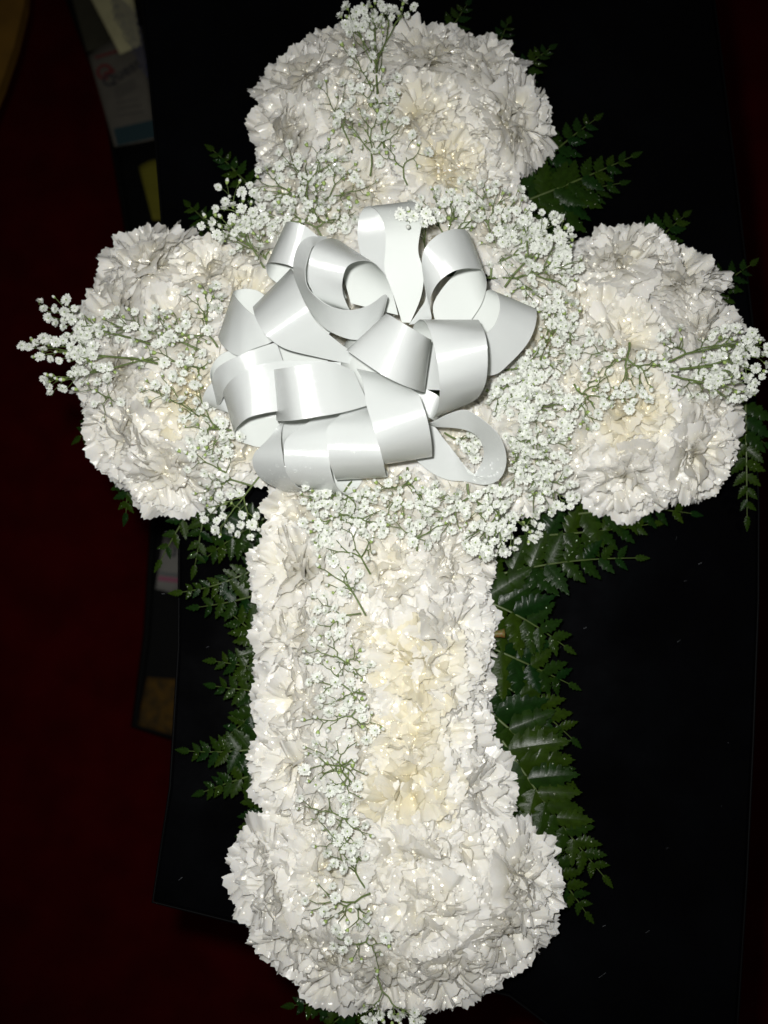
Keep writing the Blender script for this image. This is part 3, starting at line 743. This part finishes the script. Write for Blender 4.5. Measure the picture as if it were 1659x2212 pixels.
def sprig(label, root, ellipses, buds=.14, lift=(.004, .016), zadd=0.0, seed=0, stem_r=.00052, zroot=None, onbow=False):
    """root: pixel where the stem comes out; ellipses: (cx, cy, rx, ry, degrees, count) in pixels"""
    r = random.Random(seed * 17 + 5)
    pts = []
    for (cx, cy, rx, ry, rot, cnt) in ellipses:
        tries = 0; got = 0; md = 23.0; cnt = round(cnt * (1.22 if cnt > 5 else 1)); rx *= 1.08; ry *= 1.1
        while got < cnt and tries < cnt * 60:
            tries += 1
            a = r.uniform(0, 2 * PI); q = math.sqrt(r.random())
            ex, ey = q * rx * math.cos(a), q * ry * math.sin(a); ro = D(rot)
            x = cx + ex * math.cos(ro) + ey * math.sin(ro); y = cy - ex * math.sin(ro) + ey * math.cos(ro)
            if any((x - p[0]) ** 2 + (y - p[1]) ** 2 < md * md for p in pts): md *= .985; continue
            w = at(x, y, .1)
            s = surf(w.x, w.y)
            ob = over_bow(w.x, w.y, .005)
            if ob is not None or onbow:
                w2 = at(x, y, .135); ob = over_bow(w2.x, w2.y, .006)
            if ob is not None:
                if not onbow: continue
                s = max(s, ob + .001)
            pts.append((x, y, s + r.uniform(*lift) + zadd)); got += 1
    W = [at(x, y, z) for x, y, z in pts]
    s0 = at(root[0], root[1], .1); zr = zroot if zroot is not None else surf(s0.x, s0.y) + .002
    R = at(root[0], root[1], zr)
    e = empty('baby_breath_sprig', R, label, 'sprig', "baby's breath sprigs laid over the carnations")
    parts = []
    def rec(node, ids, rad, depth):
        if len(ids) == 1:
            p = W[ids[0]]; d = (p - node)
            mid = node.lerp(p, .55) + Vector((r.uniform(-1, 1), r.uniform(-1, 1), 0)) * .0015 - Vector((0, 0, .001))
            n = Vector((r.gauss(0, .65), r.gauss(0, .65), 1)).normalized()
            end = p - n * .0024
            parts.append(tube([node, mid, end], [rad, rad * .75, .00026], 4))
            isbud = r.random() < buds + .08
            me = r.choice(GB) if isbud else r.choice(GF)
            if isbud: n = (d.normalized() + n * .6).normalized()
            o = bpy.data.objects.new('bud' if isbud else 'flower', me); link(o); o.parent = e
            q = Vector((0, 0, 1)).rotation_difference(n)
            sc_ = r.uniform(.60, .98) * (1.15 if isbud else 1.0)
            o.matrix_local = Matrix.Translation(p - R) @ (q.to_matrix() @ Matrix.Rotation(r.uniform(0, 6.3), 3, 'Z')).to_4x4() @ Matrix.Scale(sc_, 4)
            return
        cen = sum((W[i] for i in ids), Vector()) / len(ids)
        k = .42 if depth else .5
        nd = node.lerp(cen, k); nd.z = min(nd.z, node.z + .4 * (cen.z - node.z)) + r.uniform(-.001, .001)
        mid = node.lerp(nd, .5) + Vector((r.uniform(-1, 1), r.uniform(-1, 1), 0)) * .001
        parts.append(tube([node, mid, nd], [rad, rad * .9, rad * .82], 5))
        # split along the widest direction seen from the node
        ang = sorted(ids, key=lambda i: math.atan2(*((W[i] - node).to_2d().rotated2 if False else ((W[i] - cen).y * 1.0, (W[i] - cen).x))))
        X = np.array([tuple(W[i])[:2] for i in ids]); X0 = X - X.mean(0)
        try:
            _, _, vt = np.linalg.svd(X0, full_matrices=False); pr_ = X0 @ vt[0]
        except Exception: pr_ = X0[:, 0]
        order = [ids[i] for i in np.argsort(pr_)]
        ng = 3 if (len(ids) > 8 and r.random() < .6) else 2
        cuts = [round(len(order) * (g + 1) / ng + (r.uniform(-.12, .12) * len(order) if g < ng - 1 else 0)) for g in range(ng)]
        a = 0
        for c in cuts:
            c = max(a + 1, min(len(order), c))
            if a < len(order): rec(nd, order[a:c], rad * .8, depth + 1)
            a = c
    if W: rec(R, list(range(len(W))), stem_r * (1.0 + .018 * len(W)), 0)
    V, F = merge(parts)
    o = mesh_obj('stem', [v - R for v in V], F, M_STEM, e)
    return e
SP = [
 ('leaning over the very top of the cross', (815, 250), [(800, 35, 62, 30, 0, 26), (880, 18, 22, 14, 0, 4)], .25),
 ('trailing down the crest of the top lobe', (830, 320), [(790, 105, 55, 60, 0, 14), (810, 190, 50, 60, 0, 13)], .2),
 ('in the middle of the top lobe', (800, 380), [(800, 275, 75, 55, 0, 20)], .25),
 ('with bare forked stems at the left of the neck', (690, 480), [(660, 345, 90, 45, 10, 20), (600, 400, 60, 40, 0, 12)], .3),
 ('fanning over the neck above the left loops', (640, 500), [(730, 395, 80, 55, 0, 24)], .25),
 ('with one raised bloom at the upper left corner', (590, 610), [(490, 410, 40, 18, 20, 5), (500, 470, 70, 34, 15, 22)], .2),
 ('in a thick tuft left of the upper loops', (600, 600), [(540, 510, 70, 45, -15, 24)], .2),
 ('just above the upper left bow loops', (700, 520), [(620, 455, 70, 34, 10, 18), (745, 470, 50, 34, 0, 10)], .25),
 ('sticking out past the left tip, topmost cluster', (330, 745), [(130, 672, 50, 26, -15, 9), (180, 710, 45, 26, 0, 13)], .15),
 ('sticking out past the left tip, farthest cluster', (340, 785), [(105, 755, 58, 24, -6, 14), (165, 760, 45, 36, 0, 14)], .1),
 ('sticking out past the left tip, lowest cluster', (330, 775), [(118, 825, 26, 24, 0, 7), (200, 800, 50, 30, 0, 9)], .1),
 ('crossing the upper left arm carnations', (440, 760), [(270, 700, 60, 38, 0, 16), (340, 705, 60, 36, 0, 14)], .2),
 ('lying beside the left bow loop', (470, 750), [(400, 715, 55, 45, 0, 14), (440, 650, 40, 50, 0, 8)], .35),
 ('along the middle of the left arm', (455, 800), [(330, 770, 80, 26, 0, 9), (420, 800, 50, 40, 0, 10)], .35),
 ('below the leftmost loop of the bow', (500, 930), [(430, 880, 45, 50, 0, 12), (470, 950, 50, 40, 0, 14)], .25),
 ('hanging in the corner below the left arm', (545, 1050), [(440, 985, 55, 40, 0, 12), (470, 1060, 48, 36, 0, 11)], .15),
 ('dangling free over the dark gap by the shaft', (560, 1030), [(480, 1110, 45, 44, 0, 12), (530, 1130, 30, 40, 0, 6)], .2),
 ('with tiny green tips on the lower left arm', (240, 860), [(200, 830, 40, 24, 0, 5), (235, 880, 30, 26, 0, 4)], .5),
 ('peeping over the top bow loop, right side', (930, 560), [(905, 470, 40, 24, 0, 9)], .15, True),
 ('between the two top bow loops', (950, 590), [(960, 440, 70, 34, 0, 18), (1000, 470, 40, 26, 0, 8)], .2),
 ('in a dense mat above the right loop', (1060, 600), [(1060, 425, 90, 34, -8, 22), (1110, 480, 55, 36, 0, 16)], .12),
 ('at the upper right shoulder with one lone bud', (1090, 620), [(1180, 500, 60, 34, -25, 22), (1209, 470, 6, 5, 0, 1)], .12),
 ('in a dense mat upper right of the bow', (1055, 590), [(1110, 540, 70, 50, 0, 30)], .1),
 ('right of the bow, facing the arm', (1050, 600), [(1200, 580, 56, 50, 0, 24), (1160, 640, 60, 30, 0, 10)], .12),
 ('on the carnations right of the far loop', (1160, 800), [(1195, 680, 50, 48, 0, 20)], .12),
 ('thick beside the right bow edge, upper part', (1090, 800), [(1165, 770, 70, 48, 0, 28)], .1),
 ('thick beside the right bow edge, middle part', (1080, 810), [(1110, 860, 75, 40, 0, 30)], .1),
 ('thick beside the right bow edge, lower part', (1090, 900), [(1180, 880, 60, 50, 0, 28)], .1),
 ('in the mat below the right arm', (1120, 930), [(1160, 970, 80, 45, 0, 34)], .1),
 ('at the lower right fringe of the mat', (1110, 980), [(1190, 1060, 60, 48, 15, 28)], .1),
 ('hanging low into the corner over the fern', (1080, 1040), [(1120, 1150, 60, 34, 20, 20), (1050, 1170, 60, 34, 0, 18)], .12),
 ('seen through the open lower right loop', (960, 935), [(1010, 960, 40, 46, 0, 12)], .2),
 ('with a three forked stem under the open loop', (1010, 1045), [(960, 1110, 50, 45, 0, 16), (1060, 1100, 50, 45, 0, 18)], .1),
 ('along the right edge of the open loop', (1110, 1000), [(1110, 1010, 26, 60, 0, 12)], .1),
 ('in the middle right below the bow', (880, 1010), [(870, 1060, 70, 36, 0, 22), (900, 1100, 60, 40, 0, 8)], .3),
 ('below the lower left bow loops', (760, 1040), [(740, 1085, 70, 34, 0, 26), (680, 1070, 30, 20, 0, 6)], .1),
 ('hanging under the bow on the upper shaft', (730, 1090), [(700, 1140, 45, 30, 0, 12), (790, 1130, 50, 30, 0, 12)], .25),
 ('with dark knotted twigs on the right arm', (1360, 740), [(1290, 770, 60, 34, 0, 9), (1350, 850, 60, 30, 0, 12), (1400, 790, 50, 24, 0, 8)], .15),
 ('across the middle of the right arm', (1240, 830), [(1290, 840, 50, 50, 0, 12), (1260, 900, 40, 36, 0, 9)], .2),
 ('sweeping to the right tip, upper cluster', (1420, 790), [(1490, 740, 70, 36, 0, 16), (1590, 740, 50, 30, 0, 14)], .2),
 ('sweeping to the right tip, reaching the picture edge', (1440, 800), [(1540, 800, 70, 30, 0, 24), (1625, 770, 34, 50, 0, 16)], .15),
 ('sweeping to the right tip, lower cluster', (1450, 810), [(1500, 830, 50, 30, 0, 10), (1580, 840, 55, 30, 0, 15)], .12),
 ('with bare green twigs at the top of the shaft', (790, 1330), [(720, 1200, 40, 40, 0, 9), (740, 1260, 45, 34, 0, 8)], 0.45),
 ('of mostly bare twigs on the upper shaft', (780, 1325), [(715, 1350, 45, 34, 0, 6), (690, 1300, 24, 24, 0, 4)], 0.70),
 ('half way down the shaft, left of the yellow heart', (790, 1500), [(710, 1450, 55, 34, 0, 9), (740, 1510, 60, 34, 0, 12)], 0.45),
 ('below the yellow heart on the shaft', (770, 1530), [(700, 1560, 45, 30, 0, 6), (790, 1570, 36, 34, 0, 6)], 0.55),
 ('with round dark buds low on the shaft', (760, 1640), [(690, 1660, 45, 40, 0, 6), (765, 1680, 30, 30, 0, 4)], 0.70),
 ('low on the shaft above the bottom lobe', (765, 1770), [(700, 1740, 55, 34, 0, 9), (760, 1800, 44, 34, 0, 7)], 0.50),
 ('at the top of the bottom lobe', (790, 1920), [(740, 1850, 50, 36, 0, 10)], 0.35),
 ('with a forked green twig in the bottom lobe', (800, 1930), [(700, 1950, 44, 40, 0, 8), (770, 1990, 50, 30, 0, 7)], 0.45),
 ('low in the bottom lobe', (800, 2020), [(750, 2050, 40, 34, 0, 6), (810, 2060, 34, 50, 0, 5)], 0.40),
 ('wandering loosely over the upper left of the top lobe', (760, 330), [(720, 230, 50, 60, 0, 9)], .35),
 ('scattered between the top lobe heart and the bow', (880, 400), [(860, 330, 60, 40, 0, 9)], .3),
 ('scattered low on the left arm', (430, 900), [(350, 860, 60, 50, 0, 8)], .4),
 ('scattered between the bow and the dark knotted twigs', (1230, 780), [(1240, 720, 40, 60, 0, 12)], .2),
 ('loose on the shaft between the bare twigs and the bow', (800, 1240), [(760, 1170, 70, 40, 0, 14)], .25),
 ('loose on the shaft right under the bow', (900, 1190), [(900, 1140, 70, 36, 0, 10)], .3),
 ('strung down the middle of the shaft', (770, 1460), [(720, 1400, 60, 36, 0, 9), (770, 1440, 40, 30, 0, 6)], .4),
 ('strung down the lower shaft', (770, 1700), [(720, 1620, 60, 40, 0, 10), (740, 1700, 50, 40, 0, 8)], .4),
 ('loose where the shaft widens into the bottom lobe', (780, 1860), [(730, 1800, 60, 44, 0, 10)], .35),
 ('poking out under the bottom rim', (810, 2090), [(800, 2178, 30, 20, 0, 4), (850, 2196, 60, 16, 0, 9)], 0.35),
]
for i, s in enumerate(SP):
    far = 'sticking out' in s[0] or 'poking' in s[0] or 'dangling' in s[0] or 'very top' in s[0]
    sprig("white baby's breath sprig " + s[0], s[1], s[2], s[3], seed=i + 1, onbow=len(s) > 4, lift=(.003, .014) if not far else (-.002, .014), zroot=None)

# ---------------------------------------------------------------- ferns
def pinna_mesh(r):
    n = 26; vs, fs, uvs = [], [], []
    bend = r.uniform(-.08, .12); fold = r.uniform(.08, .2); lobes = r.randint(4, 6)
    for i in range(n + 1):
        t = i / n
        w = .29 * (math.sin(PI * min(1, (t + .03) ** .62)) ** .8 if t < 1 else 0) * (1 - .35 * t) + .002
        lob = .50 + .50 * abs(math.sin(PI * (lobes * t + .15))) ** .7
        for s in (-1, 1):
            tooth = (1.0 if i % 2 else .86)
            for q in (.5, 1):
                ww = w * q * (lob * tooth if q == 1 else 1)
                x = t + (.035 * (1 if i % 2 else 0) + .10 * w * 4) * q * .8
                vs.append((x, s * ww + bend * t * t, -fold * (w * q) ** 2 * 3 - .06 * t * t)); uvs.append((t, .5 + s * q * .5))
        vs.append((t, bend * t * t, .012 - .06 * t * t)); uvs.append((t, .5))
    for i in range(n):
        a = i * 5; b = a + 5
        fs += [(a + 1, a + 0, b + 0, b + 1), (a + 0, a + 4, b + 4, b + 0), (a + 4, a + 2, b + 2, b + 4), (a + 2, a + 3, b + 3, b + 2)]
    return new_mesh('leaflet', vs, fs, M_FERN, uvs=uvs)
fr = random.Random(9)
PIN = [pinna_mesh(fr) for _ in range(8)]
def frond(label, x0, y0, x1, y1, wpx, z0=.03, z1=.012, np_=11, curve=0.0, seed=0, taper=.9):
    r = random.Random(seed * 13 + 1)
    A = at(x0, y0, z0); B = at(x1, y1, z1); L = (B - A).length
    d = (B - A).normalized(); side = d.cross(Vector((0, 0, 1))).normalized() * -1
    up = side.cross(d) * -1
    if up.z < 0: up = -up
    Wd = wpx * .0003
    def pos(t): return A.lerp(B, t) + side * (curve * L * math.sin(PI * t)) + Vector((0, 0, .006 * math.sin(PI * t)))
    e = empty('fern_frond', A, label, 'fern', 'leatherleaf fern fronds behind the carnations')
    pts = [pos(i / 12) for i in range(13)]
    v, f = tube([p - A for p in pts], [.0011 * (1 - .75 * i / 12) for i in range(13)], 6)
    mesh_obj('stem', v, f, M_RACH, e)
    np_ = max(5, round(np_ * .78)); dl = []
    for i in range(np_):
        t = .04 + .90 * (i / np_) ** .95
        ln = Wd * (1 - t) ** taper * (1 + .1 * r.uniform(-1, 1)) + .006
        for s in (-1, 1):
            p = pos(min(.985, t + (.02 if s > 0 else 0))); tg = (pos(min(1, t + .02)) - pos(max(0, t - .02))).normalized()
            ang = D(62 - 24 * t + r.uniform(-7, 7)) * s
            sd = up.cross(tg).normalized(); dirv = (tg * math.cos(ang) + sd * math.sin(ang)).normalized()
            ly = up.cross(dirv).normalized(); rot = Matrix((dirv, ly, up)).transposed().to_4x4()
            o = bpy.data.objects.new('leaflet', r.choice(PIN)); link(o); o.parent = e
            ml = Matrix.Translation(p - A + up * r.uniform(0, .0015)) @ rot @ Matrix.Rotation(r.uniform(-.25, .25), 4, 'X') @ Matrix.Rotation(r.uniform(-.06, .14), 4, 'Y') @ Matrix.Diagonal((ln, ln * 1.12, ln, 1)); o.matrix_local = ml
            for _ in range(r.choice((0, 0, 1, 3))):
                dl.append((ml @ Vector((r.uniform(.2, .8), r.uniform(-.09, .09), .012)), r.uniform(.0003, .0008)))
    V = np.empty((len(dl) * len(DV), 3)); F = []
    for i, (p, sz) in enumerate(dl):
        V[i * len(DV):(i + 1) * len(DV)] = np.array(p)[None] + sz * DV
        F += [tuple(x + i * len(DV) for x in f) for f in DF]
    if dl: mesh_obj('water_drops', V.tolist(), F, M_DROP, e)['kind'] = 'stuff'
    o = bpy.data.objects.new('leaflet', r.choice(PIN)); link(o); o.parent = e
    tg = (pos(1) - pos(.94)).normalized(); sd = up.cross(tg).normalized(); l2 = max(.012, Wd * .28)
    o.matrix_local = Matrix.Translation(pos(.96) - A) @ Matrix((tg, sd, up)).transposed().to_4x4() @ Matrix.Diagonal((l2, l2 * .9, l2, 1))
    return e
FR = [
 ('pointing right under the right arm, tip pale green', 1040, 1250, 1385, 1205, 105, .035, .022, 10, .03),
 ('lying just above the pale tipped one, under the right arm', 1120, 1160, 1420, 1130, 95, .03, .012, 9, -.02),
 ('hidden under the lower rim of the right arm', 1250, 1110, 1500, 1110, 80, .03, .010, 8, .03),
 ('glossy, first below the pale tipped one, beside the shaft', 1030, 1290, 1225, 1400, 120, .042, .03, 8, .03),
 ('second down the right side of the shaft', 1040, 1390, 1235, 1480, 110, .034, .02, 8, .0),
 ('third down the right side of the shaft', 1040, 1450, 1240, 1600, 110, .030, .016, 8, .03),
 ('fourth down the right side of the shaft, toothed leaflets', 1060, 1540, 1230, 1690, 115, .036, .02, 8, .0),
 ('long and pointed, reaching past the bottom lobe to the lower right', 1085, 1600, 1312, 1902, 118, .038, .024, 13, -.02),
 ('small dark one peeping out right of the bottom lobe', 1160, 1840, 1268, 1975, 60, .016, .006, 8, .02),
 ('short one between the shaft carnations and the table', 1040, 1690, 1180, 1790, 80, .024, .012, 7, .02),
 ('hanging down at the right frame edge, tip lowest', 1610, 860, 1614, 1125, 60, .03, .010, 10, -.02),
 ('dark one beyond the right tip', 1540, 900, 1655, 960, 60, .016, .008, 7, .0),
 ('standing dark above the right tip', 1500, 660, 1625, 570, 60, .02, .010, 7, .0),
 ('dark one above the right arm, tip towards the corner', 1380, 560, 1480, 465, 75, .022, .010, 7, .0),
 ('broad dark one in the corner above the right arm', 1150, 470, 1345, 395, 100, .028, .012, 9, .03),
 ('with a pale bent tip right of the top lobe', 1120, 440, 1372, 335, 85, .03, .018, 10, -.03),
 ('pointing up and right beside the pleated fan', 1130, 390, 1290, 255, 75, .026, .012, 9, .0),
 ('faint one above the crest of the top lobe', 950, 120, 1010, 8, 50, .02, .008, 7, .0),
 ('faint one at the upper right of the top lobe', 1060, 150, 1098, 48, 45, .02, .008, 7, .0),
 ('small one pointing up at the right of the top lobe', 1100, 190, 1190, 104, 42, .024, .012, 8, .0),
 ('short single tip left of the neck', 570, 440, 457, 322, 40, .03, .016, 9, .0),
 ('tiny tip just above the left arm', 480, 520, 408, 444, 36, .022, .010, 6, .0),
 ('dark one left of the arm tip', 250, 900, 172, 945, 50, .016, .006, 6, .0),
 ('dark one hanging below the left arm', 290, 1000, 272, 1112, 46, .016, .004, 7, .0),
 ('hanging by the table edge below the left arm', 440, 1060, 345, 1215, 40, .016, .004, 7, .0),
 ('hanging vertically beside the dangling sprig', 452, 1040, 420, 1228, 44, .026, .012, 9, .02),
 ('dark one in the corner left of the shaft', 570, 1120, 445, 1205, 75, .028, .014, 8, .0),
 ('thin curved one reaching the table edge left of the shaft', 560, 1225, 388, 1280, 26, .03, .024, 10, .06),
 ('first broad one down the left side of the shaft', 600, 1270, 425, 1312, 60, .034, .022, 8, .04),
 ('drooping left of the shaft with bright green edge', 610, 1420, 482, 1310, 64, .036, .028, 8, .0),
 ('third down the left side of the shaft', 610, 1450, 462, 1428, 52, .03, .02, 8, .0),
 ('fourth down the left side of the shaft, lighter', 610, 1500, 462, 1482, 52, .034, .02, 8, .0),
 ('hanging low left of the shaft', 600, 1500, 492, 1590, 70, .026, .014, 8, .0),
 ('long narrow one pointing left beside the lower shaft', 600, 1610, 402, 1622, 55, .03, .018, 10, .03),
 ('pointing down left above the bottom lobe', 600, 1660, 436, 1712, 52, .03, .016, 9, -.02),
 ('lowest one on the left side above the bottom lobe', 600, 1700, 520, 1850, 60, .024, .010, 8, .0),
 ('dark one under the bottom rim, pointing left', 760, 2140, 632, 2172, 48, .024, .014, 8, .0),
 ('dark one under the bottom rim at the frame edge', 820, 2120, 700, 2225, 70, .02, .010, 8, .0),
]
for i, (lab, *a) in enumerate(FR):
    frond('dark green fern frond ' + lab, a[0], a[1], a[2], a[3], a[4], a[5], a[6], a[7], a[8], seed=i + 1)
# a cut carnation stem end seen on the right of the shaft
p0 = at(1040, 1372, .05); p1 = at(1090, 1368, .052)
ce = empty('cut_stem', p0, 'short cut green stem end poking out right of the shaft', 'stem')
v, f = tube([Vector(), (p1 - p0) * .8, (p1 - p0)], [.0022, .0024, .0032], 10); v.append(p1 - p0 + Vector((.0006, 0, 0)))
f += [(20 + k, 20 + (k + 1) % 10, 30) for k in range(10)]
mesh_obj('stalk', v, f, simple('cut_stem_green', (.08, .09, .02), .5, .4, 0, 500, col2=(.12, .05, .01)), ce)
